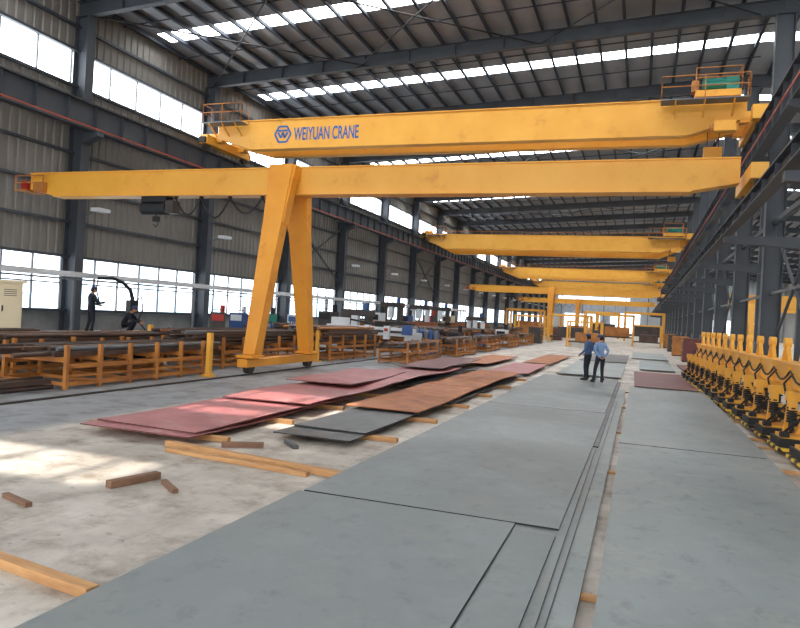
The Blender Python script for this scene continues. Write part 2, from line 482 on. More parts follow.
# ------------------------------------------------------------------ overhead cranes
def rail(bd, pts, z, h, m='yellow', r=0.025):
    for a, c in zip(pts[:-1], pts[1:]):
        a = V(a); c = V(c); n = max(1, int((c - a).length / 1.2))
        for q in (h, h * 0.55):
            bd.cyl((a.x, a.y, z + q), (c.x, c.y, z + q), r, m, seg=6)
        for i in range(n + 1):
            p = a.lerp(c, i / n); bd.cyl((p.x, p.y, z), (p.x, p.y, z + h), r, m, seg=6)

def bridge(Y, x0=-23.6, x1=4.0, dz=0.0, gap=2.3, bt2=11.2):
    b_ = B('overhead_bridge_crane')
    T, Bt = 12.65 + dz, 11.05 + dz
    ed = max(11.75 + dz, Bt + 0.3)
    for gy, bb in ((Y, Bt), (Y + gap, bt2 + dz)):
        b_.extr([(x0, ed), (x0 + 2.2, bb), (x1 - 2.4, bb), (x1, ed), (x1, T), (x0, T)], gy - 0.28, gy + 0.28, 'yellow')
        b_.box(((x0 + x1) / 2, gy, T + 0.03), (x1 - x0, 0.72, 0.05), 'yellow')
        b_.box(((x0 + x1) / 2, gy, T + 0.1), (x1 - x0, 0.07, 0.09), 'dark')
    for x in (x0 - 0.4, x1 + 0.4):
        b_.box((x, Y + gap / 2, 11.55), (0.5, gap + 2.2, 0.5), 'yellow')
        for gy in (Y, Y + gap):
            b_.box(((x + (x0 if x < 0 else x1)) / 2, gy, 11.8), (0.9, 0.5, 0.5), 'yellow')
        for yy in (Y - 0.8, Y + gap + 0.8):
            b_.cyl((x - 0.1, yy, 11.28), (x + 0.1, yy, 11.28), 0.27, 'dark', seg=16)
            b_.box((x, yy - 0.4 if yy < Y else yy + 0.4, 11.5), (0.4, 0.15, 0.3), 'black')
    for a, c in ((x0 - 0.5, x0 + 2.0), (x1 - 3.6, x1)):
        b_.box(((a + c) / 2, Y - 0.75, T - 0.2), (c - a, 0.8, 0.05), 'steelL')
        rail(b_, [(a, Y - 1.12), (c, Y - 1.12), (c, Y - 0.3)], T - 0.2, 1.05, 'rackor')
        rail(b_, [(a, Y - 0.3), (a, Y - 1.12)], T - 0.2, 1.05, 'rackor')
        for q in range(3):
            xx = a + (c - a) * (q + 0.5) / 3
            b_.prism((xx, Y - 1.1, T - 0.25), (xx, Y - 0.28, T - 0.8), 0.06, 0.06, 'yellow')
    rail(b_, [(x0 + 0.3, Y + gap + 0.7), (x1 - 0.3, Y + gap + 0.7)], T, 0.9, 'rackor', 0.02)
    b_.box(((x0 + x1) / 2, Y + gap + 0.55, T), (x1 - x0 - 0.8, 0.5, 0.04), 'steelL')
    tx = x1 - 1.2
    b_.box((tx, Y + gap / 2, T + 0.3), (1.9, gap + 0.5, 0.3), 'yellow')
    for a in (-0.7, 0.7):
        for gy in (Y, Y + gap):
            b_.cyl((tx + a, gy - 0.08, T + 0.28), (tx + a, gy + 0.08, T + 0.28), 0.17, 'dark', seg=14)
    b_.cyl((tx - 0.1, Y + 0.4, T + 0.75), (tx - 0.1, Y + gap - 0.3, T + 0.75), 0.32, 'dark', seg=18)
    b_.cyl((tx - 0.65, Y + 0.1, T + 0.8), (tx + 0.35, Y + 0.1, T + 0.8), 0.26, 'teal', seg=16)
    b_.box((tx + 0.6, Y + 0.15, T + 0.75), (0.5, 0.5, 0.65), 'teal')
    b_.box((tx - 0.95, Y + 0.3, T + 0.75), (0.3, 0.5, 0.5), 'rackor')
    rail(b_, [(tx - 0.95, Y - 0.3), (tx + 0.95, Y - 0.3), (tx + 0.95, Y + gap + 0.3)], T + 0.45, 1.0, 'rackor')
    b_.box((x1 - 0.9, Y - 0.55, 11.3 + dz), (0.9, 0.5, 0.45), 'yellow')
    b_.cyl((x1 - 1.5, Y - 0.55, 11.25 + dz), (x1 - 1.0, Y - 0.55, 11.25 + dz), 0.17, 'rackor', seg=14)
    b_.box((x1 + 0.4, Y - 1.5, 11.6), (0.7, 0.5, 0.6), 'yellow')
    for a in (-0.25, 0.25):
        b_.cyl((tx + a, Y + gap / 2, T + 0.5), (tx + a, Y + gap / 2, Bt - 0.25), 0.02, 'black', seg=5)
    zz = Bt - 0.5
    b_.box((tx, Y + gap / 2, zz), (0.8, 0.3, 0.5), 'yellow')
    yy = Y + gap / 2
    b_.tube([(tx, yy, zz - .25), (tx, yy, zz - .4), (tx + 0.14, yy, zz - .52), (tx + 0.1, yy, zz - .68), (tx - 0.08, yy, zz - .68), (tx - 0.14, yy, zz - .55)], 0.05, 'dark')
    return b_.obj()
bc = bridge(33.8)
bridge(76.0, dz=-1.0, gap=3.0, bt2=10.7)
bridge(122.0, dz=-1.0, gap=3.0, bt2=10.9)
bridge(160.0, dz=-1.0, gap=3.0, bt2=10.9)
cu = bpy.data.curves.new('lettering', 'FONT'); cu.body = 'WEIYUAN CRANE'; cu.size = 1.0; cu.extrude = 0.01; cu.offset = 0.012
to = bpy.data.objects.new('lettering', cu); bpy.context.collection.objects.link(to)
bpy.context.view_layer.update()
dg = bpy.context.evaluated_depsgraph_get()
tm = bpy.data.meshes.new_from_object(to.evaluated_get(dg))
wd = max(v.co.x for v in tm.vertices)
bpy.data.objects.remove(to)
for v in tm.vertices:
    x_, y_, z_ = v.co
    v.co = V((x_ * 3.9 / wd, -z_, y_ * 1.0))
tm.materials.clear(); tm.materials.append(M['letter'])
to = bpy.data.objects.new('girder_lettering', tm); bpy.context.collection.objects.link(to)
to.location = (-18.65, 33.8 - 0.292, 11.5); to.parent = bc
lg = B('girder_emblem')
for i in range(6):
    a, c = math.pi / 3 * i, math.pi / 3 * (i + 1)
    lg.prism((0.5 * math.cos(a), 0, 0.5 * math.sin(a)), (0.5 * math.cos(c), 0, 0.5 * math.sin(c)), 0.02, 0.1, 'letter', up=(0.01, 0, 1))
for a, c in (((-0.3, 0.1), (-0.12, -0.2)), ((-0.12, -0.2), (0, 0.1)), ((0, 0.1), (0.12, -0.2)), ((0.12, -0.2), (0.3, 0.1)), ((-0.3, 0.2), (0.3, 0.2))):
    lg.prism((a[0], 0, a[1]), (c[0], 0, c[1]), 0.02, 0.1, 'letter')
lo = lg.obj((-19.35, 33.8 - 0.3, 11.85)); lo.parent = bc

def semi(Y, XLg=-11.5, x0=-22.9, x1=2.35):
    b_ = B('semi_gantry_crane')
    Bt, T = 6.02, 6.88
    b_.extr([(x0, Bt + 0.25), (x0 + 1.2, Bt), (x1 - 1.2, Bt), (x1, Bt + 0.2), (x1, T), (x0, T)], Y - 0.25, Y + 0.25, 'yellow')
    for z in (Bt - 0.02, T + 0.02):
        b_.box(((x0 + x1) / 2, Y, z), (x1 - x0 - (2.4 if z < 6.5 else 0), 0.62, 0.04), 'yellow')
    for s in (-1, 1):
        b_.prism((XLg, Y + s * 0.42, T + 0.02), (XLg, Y + s * 1.85, 0.6), 0.8, 0.42, 'orange', 0.42, 0.42, up=(0, 1, 0))
        b_.prism((XLg, Y + s * 0.40, T + 0.02), (XLg, Y + s * 0.85, 4.9), 1.0, 0.36, 'orange', 0.74, 0.36, up=(0, 1, 0))
        b_.box((XLg, Y + s * 1.95, 0.58), (0.6, 0.7, 0.08), 'orange')
        b_.cyl((XLg - 0.1, Y + s * 2.0, 0.24), (XLg + 0.1, Y + s * 2.0, 0.24), 0.2, 'dark', seg=16)
    b_.box((XLg, Y, T - 0.2), (1.0, 0.95, 0.5), 'orange')
    b_.box((XLg, Y, 0.38), (0.36, 4.8, 0.24), 'orange')
    b_.box((XLg - 0.3, Y - 1.2, 0.5), (0.3, 0.5, 0.3), 'teal')
    b_.box((2.65, Y, 6.3), (0.4, 3.0, 0.4), 'yellow')
    for s in (-1, 1):
        b_.cyl((2.57, Y + s * 1.2, 6.12), (2.73, Y + s * 1.2, 6.12), 0.17, 'dark', seg=14)
    b_.box((x0 - 0.25, Y, Bt + 0.2), (0.5, 1.0, 0.06), 'rackor')
    rail(b_, [(x0 - 0.5, Y - 0.5), (x0 + 0.9, Y - 0.5)], Bt + 0.15, 0.6, 'rackor')
    b_.box((x0 - 0.3, Y - 0.1, Bt + 0.42), (0.3, 0.4, 0.34), 'red')
    b_.box((x0 + 0.6, Y - 0.35, Bt + 0.3), (0.5, 0.2, 0.4), 'rackor')
    hx = -17.0
    b_.box((hx, Y, Bt - 0.14), (1.1, 0.4, 0.2), 'black')
    b_.cyl((hx - 0.6, Y, Bt - 0.45), (hx + 0.5, Y, Bt - 0.45), 0.24, 'black', seg=18)
    b_.box((hx + 0.7, Y, Bt - 0.42), (0.35, 0.4, 0.45), 'dark')
    b_.cyl((hx, Y, Bt - 0.6), (hx, Y, Bt - 0.85), 0.03, 'black', seg=6)
    b_.box((hx, Y, Bt - 0.85), (0.22, 0.15, 0.2), 'black')
    b_.tube([(hx, Y, Bt - 0.92), (hx + 0.1, Y, Bt - 1.02), (hx, Y, Bt - 1.14), (hx - 0.1, Y, Bt - 1.05)], 0.03, 'dark')
    xx = hx + 0.9
    for wdt, dp in ((1.1, 0.6), (1.2, 0.7), (1.3, 0.55), (0.8, 0.4)):
        pts = [(xx + wdt * t / 8, Y - 0.1, Bt - 0.1 - dp * math.sin(math.pi * t / 8)) for t in range(9)]
        b_.tube(pts, 0.03, 'black', 6); b_.box((xx, Y - 0.1, Bt - 0.08), (0.1, 0.1, 0.12), 'black'); xx += wdt
    return b_.obj()
semi(20.6); semi(94.0); semi(136.0)
fr = B('floor_crane_rail'); fr.box((-11.5, YM, 0.02), (0.08, YL - 2, 0.04), 'dark'); fr.obj()

for Y, Z in ((70.0, 5.2), (108.0, 6.0), (150.0, 7.0)):
    b_ = B('gantry_crane')
    b_.box((20, Y, Z), (25, 0.6, 1.0), 'yellow')
    for x in (9.5, 30.5):
        for s in (-1, 1):
            b_.prism((x, Y + s * 0.4, Z - 0.4), (x, Y + s * 2.2, 0.5), 0.6, 0.4, 'yellow', 0.35, 0.4, up=(0, 1, 0))
        b_.box((x, Y, 0.32), (0.4, 5.4, 0.4), 'yellow')
        for s in (-1, 1): b_.cyl((x - 0.1, Y + 2.2 * s, 0.18), (x + 0.1, Y + 2.2 * s, 0.18), 0.18, 'dark')
    b_.obj()

# ------------------------------------------------------------------ steel plates
def plate(x0, x1, y0, y1, z, m, th=0.018, rz=0.0, wave=0.0, em='plateedge', nm='steel_plate'):
    cx, cy = (x0 + x1) / 2, (y0 + y1) / 2; hw, hl = (x1 - x0) / 2, (y1 - y0) / 2
    b_ = B(nm); n = 18 if wave else 1; k_ = 4 if wave else 1
    ph = random.random() * 6
    top = []; bot = []
    for i in range(n + 1):
        for j in range(k_ + 1):
            X = -hw + 2 * hw * j / k_; Yy = -hl + 2 * hl * i / n
            zz = wave * (0.5 + 0.5 * math.sin(Yy * 1.1 + ph + 0.5 * X)) if wave else 0
            top.append((X, Yy, zz + th)); bot.append((X, Yy, zz))
    w_ = k_ + 1
    fs = [(i * w_ + j, i * w_ + j + 1, (i + 1) * w_ + j + 1, (i + 1) * w_ + j) for i in range(n) for j in range(k_)]
    b_.add(top, fs, m); b_.add(bot, [tuple(reversed(q)) for q in fs], m)
    N = len(top); al = top + bot; e = []
    for i in range(n):
        e += [(i * w_, (i + 1) * w_, N + (i + 1) * w_, N + i * w_), (N + i * w_ + k_, N + (i + 1) * w_ + k_, (i + 1) * w_ + k_, i * w_ + k_)]
    for j in range(k_):
        e += [(j + 1, j, N + j, N + j + 1), (n * w_ + j, n * w_ + j + 1, N + n * w_ + j + 1, N + n * w_ + j)]
    b_.add(al, e, em)
    return b_.obj((cx, cy, z), rz)

plate(-3.52, -1.07, -1.0, 6.92, 0.100, 'platemain', rz=0.004)
plate(-1.05, -0.66, -1.0, 6.72, 0.100, 'platemain')
plate(-3.48, -0.64, 6.96, 16.6, 0.100, 'platemain', rz=-0.003)
plate(-3.46, -0.66, 16.64, 27.2, 0.100, 'platemain')
plate(-3.42, -0.57, 0.0, 12.0, 0.078, 'platemain', rz=0.003)
plate(-3.42, -0.56, 12.1, 26.5, 0.078, 'plated')
plate(-3.36, -0.50, -1.0, 20.0, 0.056, 'platemain', rz=-0.002)
plate(-2.6, -0.33, -1.0, 24.0, 0.034, 'plateR')
plate(-0.20, 2.12, -1.0, 12.6, 0.100, 'plateR', rz=0.003)
plate(-0.22, 2.10, 12.65, 24.5, 0.100, 'plateR', rz=-0.002)
plate(-0.14, 2.16, -1.0, 24.0, 0.078, 'plateR')
plate(-0.17, 2.12, -1.0, 24.2, 0.056, 'plated')
plate(-0.1, 2.0, 25.5, 34, 0.06, 'platered2', rz=0.01)
plate(0.1, 1.8, 36, 46, 0.06, 'plateR', rz=0.0)
plate(-3.2, -0.6, 29, 40, 0.06, 'plateR')
plate(-3.2, -0.6, 41, 52, 0.06, 'plated')
plate(-0.4, 1.9, 48, 60, 0.06, 'plateR')
plate(2.35, 4.3, 14.5, 23.5, 0.052, 'platered2', rz=0.03)
plate(2.3, 4.2, 24, 33.5, 0.052, 'platered2', rz=0.02)
plate(2.2, 4.2, 34.5, 44, 0.052, 'platered2')
# row B
plate(-5.62, -4.25, 9.9, 15.5, 0.09, 'plated', rz=0.01, wave=0.02)
plate(-5.55, -4.2, 10.6, 16.0, 0.12, 'plated', rz=-0.015, wave=0.02)
plate(-5.75, -4.15, 13.1, 19.4, 0.17, 'platerust', rz=0.012, wave=0.03, em='platerust')
plate(-5.6, -4.1, 18.8, 25.4, 0.21, 'platerust', rz=-0.01, wave=0.03, em='platerust')
plate(-5.6, -4.1, 15.6, 26, 0.09, 'plated')
plate(-5.6, -4.0, 26.5, 33, 0.12, 'platered', rz=0.01)
plate(-5.4, -4.0, 34, 44, 0.1, 'platerust')
# row C
plate(-8.4, -6.35, 8.6, 14.4, 0.09, 'platered', rz=0.02, wave=0.04, em='platered2')
plate(-8.25, -6.3, 8.9, 14.8, 0.15, 'platered', rz=-0.025, wave=0.04, em='platered2')
plate(-8.2, -6.2, 12.2, 18.0, 0.22, 'platered', rz=0.03, wave=0.05, em='platered2')
plate(-8.6, -6.8, 15.5, 20.5, 0.29, 'platered', rz=0.06, wave=0.05, em='platered2')
plate(-8.0, -6.2, 17.4, 24.6, 0.24, 'platered', rz=-0.02, wave=0.06, em='platered2')
plate(-8.0, -6.4, 22.5, 29.5, 0.34, 'platered2', rz=0.03, wave=0.04)
plate(-7.8, -6.3, 29.8, 38, 0.15, 'platerust', rz=0.0)
plate(-8.2, -6.2, 18.6, 28, 0.10, 'plated')

def timber(x0, y0, x1, y1, z=0.0, w_=0.12, h=0.085, m='wood'):
    a, c = V((x0, y0)), V((x1, y1)); L = (c - a).length; ang = math.atan2(c.y - a.y, c.x - a.x)
    b_ = B('timber_bearer'); b_.box((0, 0, h / 2), (L, w_, h), m)
    o = b_.obj(((x0 + x1) / 2, (y0 + y1) / 2, z), ang, bevel=0.006); return o
timber(-6.6, 8.52, -3.55, 8.1, 0, 0.11, 0.085)
timber(-6.35, 8.2, -3.95, 7.95, 0, 0.09, 0.06)
timber(-4.95, 4.12, -3.62, 3.93, 0, 0.11, 0.08)
timber(-5.62, 6.25, -5.45, 6.9, 0, 0.11, 0.085, 'woodd')
timber(-5.25, 6.75, -4.85, 6.45, 0, 0.07, 0.05, 'woodd')
timber(-6.25, 5.45, -5.75, 5.3, 0, 0.07, 0.05, 'woodd')
timber(-5.9, 8.9, -5.35, 9.2, 0, 0.1, 0.08, 'woodd')
timber(-5.25, 9.75, -4.9, 9.4, 0, 0.1, 0.06, 'plated')
timber(-4.4, 3.2, -4.2, 2.9, 0, 0.07, 0.04, 'woodd')
for y in (10.8, 13.2, 15.9, 18.6, 21.5, 24.6):
    timber(-5.7, y, -3.75, y + 0.05, 0, 0.1, 0.08)
for y in (9.2, 11.3, 13.6, 16.2, 19.2, 22.5, 26):
    timber(-8.7, y, -6.0, y + 0.05, 0, 0.1, 0.085)
for y in (0.5, 2.4, 5.6, 10.5, 14.5, 19, 23.5):
    timber(-3.4, y, 3.2 if y > 9 else 2.0, y, 0, 0.1, 0.032)
for y in (8.3, 12.0, 15.3, 18, 21.5):
    timber(2.2, y + 0.15, 4.6, y, 0, 0.12, 0.05)

# ------------------------------------------------------------------ magnet lifting beam (right)
mb = B('magnet_lifting_beam')
L = 21.0; zbm = 1.34
mb.box((0, 0, zbm), (0.34, L, 0.46), 'yellow')
for z in (zbm - 0.24, zbm + 0.24): mb.box((0, 0, z), (0.46, L, 0.03), 'yellow')
nm = 14
for i in range(nm):
    y = -L / 2 + 0.8 + (L - 1.6) * i / (nm - 1)
    mb.prism((0, y - 0.3, zbm + 0.2), (0, y, zbm + 0.66), 0.08, 0.1, 'yellow')
    mb.prism((0, y + 0.3, zbm + 0.2), (0, y, zbm + 0.66), 0.08, 0.1, 'yellow')
    mb.cyl((-0.07, y, zbm + 0.66), (0.07, y, zbm + 0.66), 0.12, 'yellow', seg=12)
    mb.box((0, y, zbm - 0.3), (1.25, 0.2, 0.16), 'yellow')
    mb.box((-0.19, y + 0.35, zbm), (0.04, 0.06, 0.44), 'yellow')
    for s in (-1, 1):
        xx = s * 0.52
        mb.box((xx, y, zbm - 0.44), (0.14, 0.16, 0.22), 'yellow')
        for q in range(6):
            mb.cyl((xx, y, zbm - 0.50 - q * 0.05), (xx, y, zbm - 0.53 - q * 0.05), 0.09, 'black', seg=10)
        mb.cyl((xx, y, zbm - 0.5), (xx, y, 0.36), 0.035, 'black', seg=6)
        mb.tube([(xx, y - 0.08, 0.58), (xx, y - 0.11, 0.46), (xx, y, 0.38), (xx, y + 0.11, 0.46), (xx, y + 0.08, 0.58)], 0.028, 'dark', 6)
        mb.prism((xx, y, zbm - 0.32), (xx, y + 0.34, 0.3), 0.13, 0.1, 'yellow')
        mb.box((xx, y, 0.2), (0.52, 0.78, 0.16), 'black')
        mb.box((xx, y, 0.31), (0.42, 0.5, 0.06), 'yellow')
        mb.box((xx - 0.16, y - 0.25, 0.36), (0.14, 0.16, 0.1), 'black')
        mb.box((xx, y, 0.1), (0.58, 0.92, 0.06), 'hazard')
        mb.tube([(s * 0.22, y - 0.1, zbm + 0.05), (s * 0.4, y - 0.22, zbm - 0.15), (s * 0.34, y - 0.32, zbm - 0.55), (xx - 0.16, y - 0.25, 0.4)], 0.022, 'black', 6)
    # drooping supply cable along the near side
    if i < nm - 1:
        st = (L - 1.6) / (nm - 1)
        mb.tube([(-0.25, y + st * t / 6, zbm + 0.1 - 0.22 * math.sin(math.pi * t / 6)) for t in range(7)], 0.022, 'black', 6)
for s in (-1, 0, 1):
    y = s * (L / 2 - 2.0) + 0.4
    for q in (-1, 1):
        mb.prism((0, y, zbm - 0.1), (q * 0.5, y, 0.07), 0.1, 0.1, 'yellow')
mb.obj((2.98, 22.6, 0.0), 0.035)

# ------------------------------------------------------------------ left side : work platform, racks, machines
pf = B('roller_conveyor_platform')
x0, x1, y0, y1, H = -21.6, -16.7, 11.0, 84.0, 0.78
pf.box(((x0 + x1) / 2, (y0 + y1) / 2, H - 0.05), (x1 - x0, y1 - y0, 0.1), 'steelL')
pf.box((x1 + 0.03, (y0 + y1) / 2, H - 0.12), (0.06, y1 - y0, 0.26), 'rackor')
y = y0 + 0.3
while y < y1:
    for x in (x0 + 0.2, (x0 + x1) / 2, x1 - 0.15):
        pf.box((x, y, (H - 0.1) / 2), (0.12, 0.12, H - 0.1), 'dark')
    pf.cyl((x0 + 0.5, y + 0.5, H + 0.01), (x1 - 0.5, y + 0.5, H + 0.01), 0.07, 'dark', seg=8)
    y += 1.8
pf.obj()
ov = B('overhead_cable_tray')
ov.box((-20.6, 47, 3.0), (0.3, 72, 0.2), 'white')
ov.box((-20.6, 47, 2.82), (0.2, 72, 0.06), 'steelL')
y = 13
while y < 83:
    ov.box((-20.6, y, 1.87), (0.1, 0.1, 2.2), 'steelL'); y += 7.5
ov.obj()

def rack(x, y, wx, ly, h, n, stub=0.35):
    b_ = B('steel_stock_rack')
    for i in range(n):
        yy = -ly / 2 + ly * i / (n - 1)
        for s in (-1, 1):
            b_.box((s * wx / 2, yy, h / 2 + stub / 2), (0.09, 0.09, h + stub), 'rackor')
        b_.box((0, yy, h), (wx, 0.1, 0.12), 'rackor')
        b_.box((0, yy, 0.12), (wx, 0.08, 0.08), 'rackor')
    for s in (-1, 1):
        b_.box((s * wx / 2, 0, 0.12), (0.08, ly, 0.1), 'rackor')
        b_.box((s * wx / 2, 0, h * 0.78), (0.07, ly, 0.1), 'rackor')
        b_.box((s * wx / 2, 0, h * 0.45), (0.05, ly, 0.06), 'rackor')
    o = b_.obj((x, y, 0)); return o
def bars(x, y, z, wx, ly, n, layers=2, m='bar'):
    b_ = B('steel_bar_bundle')
    for l in range(layers):
        for i in range(n):
            xx = -wx / 2 + wx * (i + 0.5) / n + random.uniform(-0.02, 0.02)
            s = random.choice((0.07, 0.09, 0.11)); off = random.uniform(-0.6, 0.6)
            kind = random.random(); mm = m if random.random() < 0.75 else random.choice(('rackor', 'platerust', 'dark', 'steelL'))
            zz = 0.06 + l * 0.13
            if kind < 0.5: b_.box((xx, off, zz), (s, ly, s), mm)
            else: b_.cyl((xx, off - ly / 2, zz), (xx, off + ly / 2, zz), s / 2, mm, seg=8)
    b_.obj((x, y, z))
rack(-13.4, 14.9, 1.9, 5.2, 0.68, 6); bars(-13.4, 14.9, 0.74, 1.7, 6.4, 9, 2)
rack(-15.4, 15.6, 1.5, 5.6, 0.7, 4); bars(-15.4, 15.6, 0.76, 1.3, 7.0, 7, 3)
bars(-13.4, 10.6, 0.0, 1.6, 2.6, 8, 2)
bars(-15.6, 10.2, 0.0, 1.6, 3.0, 8, 4)
rack(-14.3, 22.2, 2.2, 5.0, 0.7, 5); bars(-14.3, 22.2, 0.76, 2.0, 7.0, 10, 4)
for (x, y, w_) in ((-13.3, 28.8, 2.0), (-13.2, 39.6, 2.0), (-13.2, 47.5, 2.2), (-13.2, 55.5, 2.2), (-13, 63.5, 2.2), (-13, 71.5, 2.2), (-15.6, 43, 1.6), (-15.5, 51, 1.6), (-15.5, 60, 1.6)):
    rack(x, y, w_, 5.2, 0.75, 5); bars(x, y, 0.81, w_ - 0.2, 6.2, 9, random.choice((3, 4, 5)))
for (x, y) in ((-10.0, 30), (-9.9, 38), (-10, 46), (-10, 54), (-10, 62)):
    rack(x, y, 1.3, 4.5, 0.6, 4); bars(x, y, 0.66, 1.1, 5.5, 6, random.choice((2, 3)))
for i, (x, y, n, l) in enumerate(((-17.3, 13.2, 7, 2), (-17.5, 31, 7, 4), (-17.5, 25.6, 6, 2))):
    bars(x, y, H + 0.1, 1.0, 4.4, n, l)
hb = B('h_beam_stock')
for i, x in enumerate((-17.3, -17.9)):
    for y in (42, 55, 68, 79):
        L_ = 5 if y < 79 else 3.5
        hb.ibeam((x, y - L_, H + 0.27), (x, y + L_, H + 0.27), 0.3, 0.36, 'dark' if i % 2 else 'bar')
        hb.ibeam((x, y - L_ + 1, H + 0.63), (x, y + L_ - 0.6, H + 0.63), 0.3, 0.36, 'bar' if i % 2 else 'platerust')
hb.obj()
bo = B('guide_post'); bo.box((0, 0, 0.65), (0.14, 0.14, 1.3), 'yellow'); bo.box((0, 0, 0.03), (0.3, 0.3, 0.06), 'yellow')
bo = bo.obj((-12.0, 17.2, 0)); inst(bo, (-12.6, 25.6, 0)); inst(bo, (-16.4, 19.9, 0))

cab = B('control_booth')
cab.box((0, 0, 0.85), (1.3, 1.1, 1.7), 'beige'); cab.box((0, 0, 1.74), (1.5, 1.3, 0.08), 'beige')
for s in (-0.32, 0.32):
    cab.box((s, -0.56, 0.85), (0.58, 0.02, 1.5), 'beige'); cab.box((s - 0.2, -0.58, 0.9), (0.04, 0.03, 0.18), 'black')
    for q in range(4): cab.box((s, -0.575, 1.3 + q * 0.06), (0.35, 0.01, 0.02), 'dark')
cab.box((0.66, 0, 1.15), (0.02, 0.7, 0.6), 'steelL')
cab.obj((-19.0, 15.9, 0.78), 0.9)
cm = B('cnc_cutting_machine')
cm.box((0, 0, 1.2), (5.0, 0.6, 0.45), 'white'); cm.box((0, -0.32, 1.2), (4.8, 0.05, 0.12), 'dark')
for s in (-1, 1):
    cm.box((s * 2.45, 0, 0.65), (0.45, 1.6, 1.1), 'white'); cm.box((s * 2.45, 0, 0.08), (0.3, 2.2, 0.16), 'dark')
for q in (-1.2, 0.0, 1.1):
    cm.box((q, -0.42, 1.15), (0.3, 0.3, 0.7), 'white'); cm.cyl((q, -0.42, 0.82), (q, -0.42, 0.5), 0.05, 'dark')
    cm.box((q, -0.58, 1.3), (0.2, 0.03, 0.15), 'red')
cm.box((2.4, -0.9, 1.35), (0.5, 0.3, 0.5), 'blue')
cm.box((-1.8, 0, 1.62), (0.9, 0.5, 0.4), 'white'); cm.box((0.6, 0, 1.56), (0.6, 0.4, 0.28), 'black')
cm.tube([(-2.4, 0.3, 1.6), (-1.5, 0.3, 1.75), (0, 0.3, 1.55), (1.5, 0.3, 1.75), (2.4, 0.3, 1.6)], 0.05, 'black')
cm.obj((-13.7, 34.2, 0.0))
def gen_machine(x, y, z, c1, c2, rz=0, s=1.0):
    b_ = B('welding_power_unit')
    b_.box((0, 0, 0.55), (0.7, 0.9, 0.9), c1); b_.box((0, -0.46, 0.75), (0.55, 0.03, 0.3), c2)
    for a in (-0.3, 0.3):
        for c in (-0.35, 0.35): b_.cyl((a - 0.04, c, 0.1), (a + 0.04, c, 0.1), 0.1, 'black', seg=10)
    b_.tube([(-0.3, 0, 1.0), (-0.3, 0, 1.12), (0.3, 0, 1.12), (0.3, 0, 1.0)], 0.02, 'black', 6)
    b_.cyl((0.2, 0.25, 1.0), (0.2, 0.25, 1.35), 0.12, c2, seg=12)
    o = b_.obj((x, y, z), rz); o.scale = (s,) * 3
gen_machine(-18.9, 27.6, H, 'dark', 'red', 0.6); gen_machine(-19.3, 30.0, H, 'blue', 'white', 0.3)
gen_machine(-19.2, 36.0, H, 'white', 'blue'); gen_machine(-19.0, 44.0, H, 'red', 'white'); gen_machine(-19.4, 33.0, H, 'teal', 'black')
gen_machine(-19.0, 40.0, H, 'dark', 'black', 0, 1.3); gen_machine(-19.2, 49.0, H, 'white', 'black', 0, 1.4); gen_machine(-19.2, 56.0, H, 'blue', 'black', 0, 1.3)
gen_machine(-19.2, 63.0, H, 'dark', 'red', 0, 1.4); gen_machine(-19.2, 70.0, H, 'beige', 'black', 0, 1.5)
gen_machine(-11.5, 51.5, 0, 'blue', 'black', 0.4); gen_machine(-11.2, 42.6, 0, 'dark', 'black', 0, 1.2); gen_machine(-11.2, 58.5, 0, 'white', 'black', 0, 1.3)
def saw(x, y, z, c1):
    b_ = B('beam_drilling_machine')
    b_.box((0, 0, 0.35), (1.8, 1.4, 0.7), c1)
    for s in (-0.7, 0.7): b_.box((s, 0, 1.3), (0.3, 0.6, 1.5), c1)
    b_.box((0, 0, 2.1), (1.9, 0.7, 0.4), 'dark'); b_.box((0, -0.3, 1.5), (0.4, 0.4, 0.9), 'white')
    b_.cyl((0, -0.3, 1.05), (0, -0.3, 0.8), 0.06, 'dark'); b_.cyl((0.5, 0, 2.3), (0.5, 0, 2.7), 0.16, 'blue')
    b_.tube([(-0.7, 0.3, 2.2), (-1.1, 0.3, 2.0), (-1.1, 0.3, 0.8), (-0.9, 0.3, 0.3)], 0.04, 'black', 6)
    b_.obj((x, y, z))
saw(-19.2, 52.5, H, 'dark'); saw(-19.2, 60, H, 'white'); saw(-19.2, 67, H, 'dark'); saw(-15.6, 36.8, 0, 'dark'); saw(-15.4, 66.5, 0, 'white')
for (x, y) in ((-16.0, 30.0), (-16.1, 27.2), (-11.4, 36.2), (-10.2, 34.1)):
    b_ = B('gas_cylinder_cradle')
    for a in range(3):
        for c in range(2):
            cx, cy = (a - 1) * 0.26, (c - 0.5) * 0.26
            cm_ = 'blue' if (a + c) % 2 else 'steelL'
            b_.cyl((cx, cy, 0.06), (cx, cy, 1.3), 0.11, cm_, seg=14); b_.cyl((cx, cy, 1.3), (cx, cy, 1.42), 0.11, cm_, 0.04, 14); b_.cyl((cx, cy, 1.42), (cx, cy, 1.52), 0.03, 'dark', seg=8)
    b_.box((0, 0, 0.03), (0.9, 0.62, 0.06), 'rackor'); b_.box((0, -0.3, 0.9), (0.9, 0.03, 0.06), 'rackor'); b_.box((0, 0.3, 0.9), (0.9, 0.03, 0.06), 'rackor')
    for a in (-0.44, 0.44):
        for c in (-0.3, 0.3): b_.box((a, c, 0.5), (0.04, 0.04, 1.0), 'rackor')
    b_.obj((x, y, 0))
jb = B('welding_jib_arm')
jb.cyl((0, 0, 0), (0, 0, 1.5), 0.09, 'dark'); jb.box((0, 0, 0.06), (0.6, 0.6, 0.12), 'dark'); jb.box((0, 0, 1.1), (0.35, 0.35, 0.5), 'black')
jb.tube([(0, 0, 1.4), (-0.1, 0, 1.75), (-0.45, 0, 2.05), (-0.9, 0, 2.2), (-1.5, 0, 2.15)], [0.08, 0.08, 0.07, 0.06, 0.05], 'black')
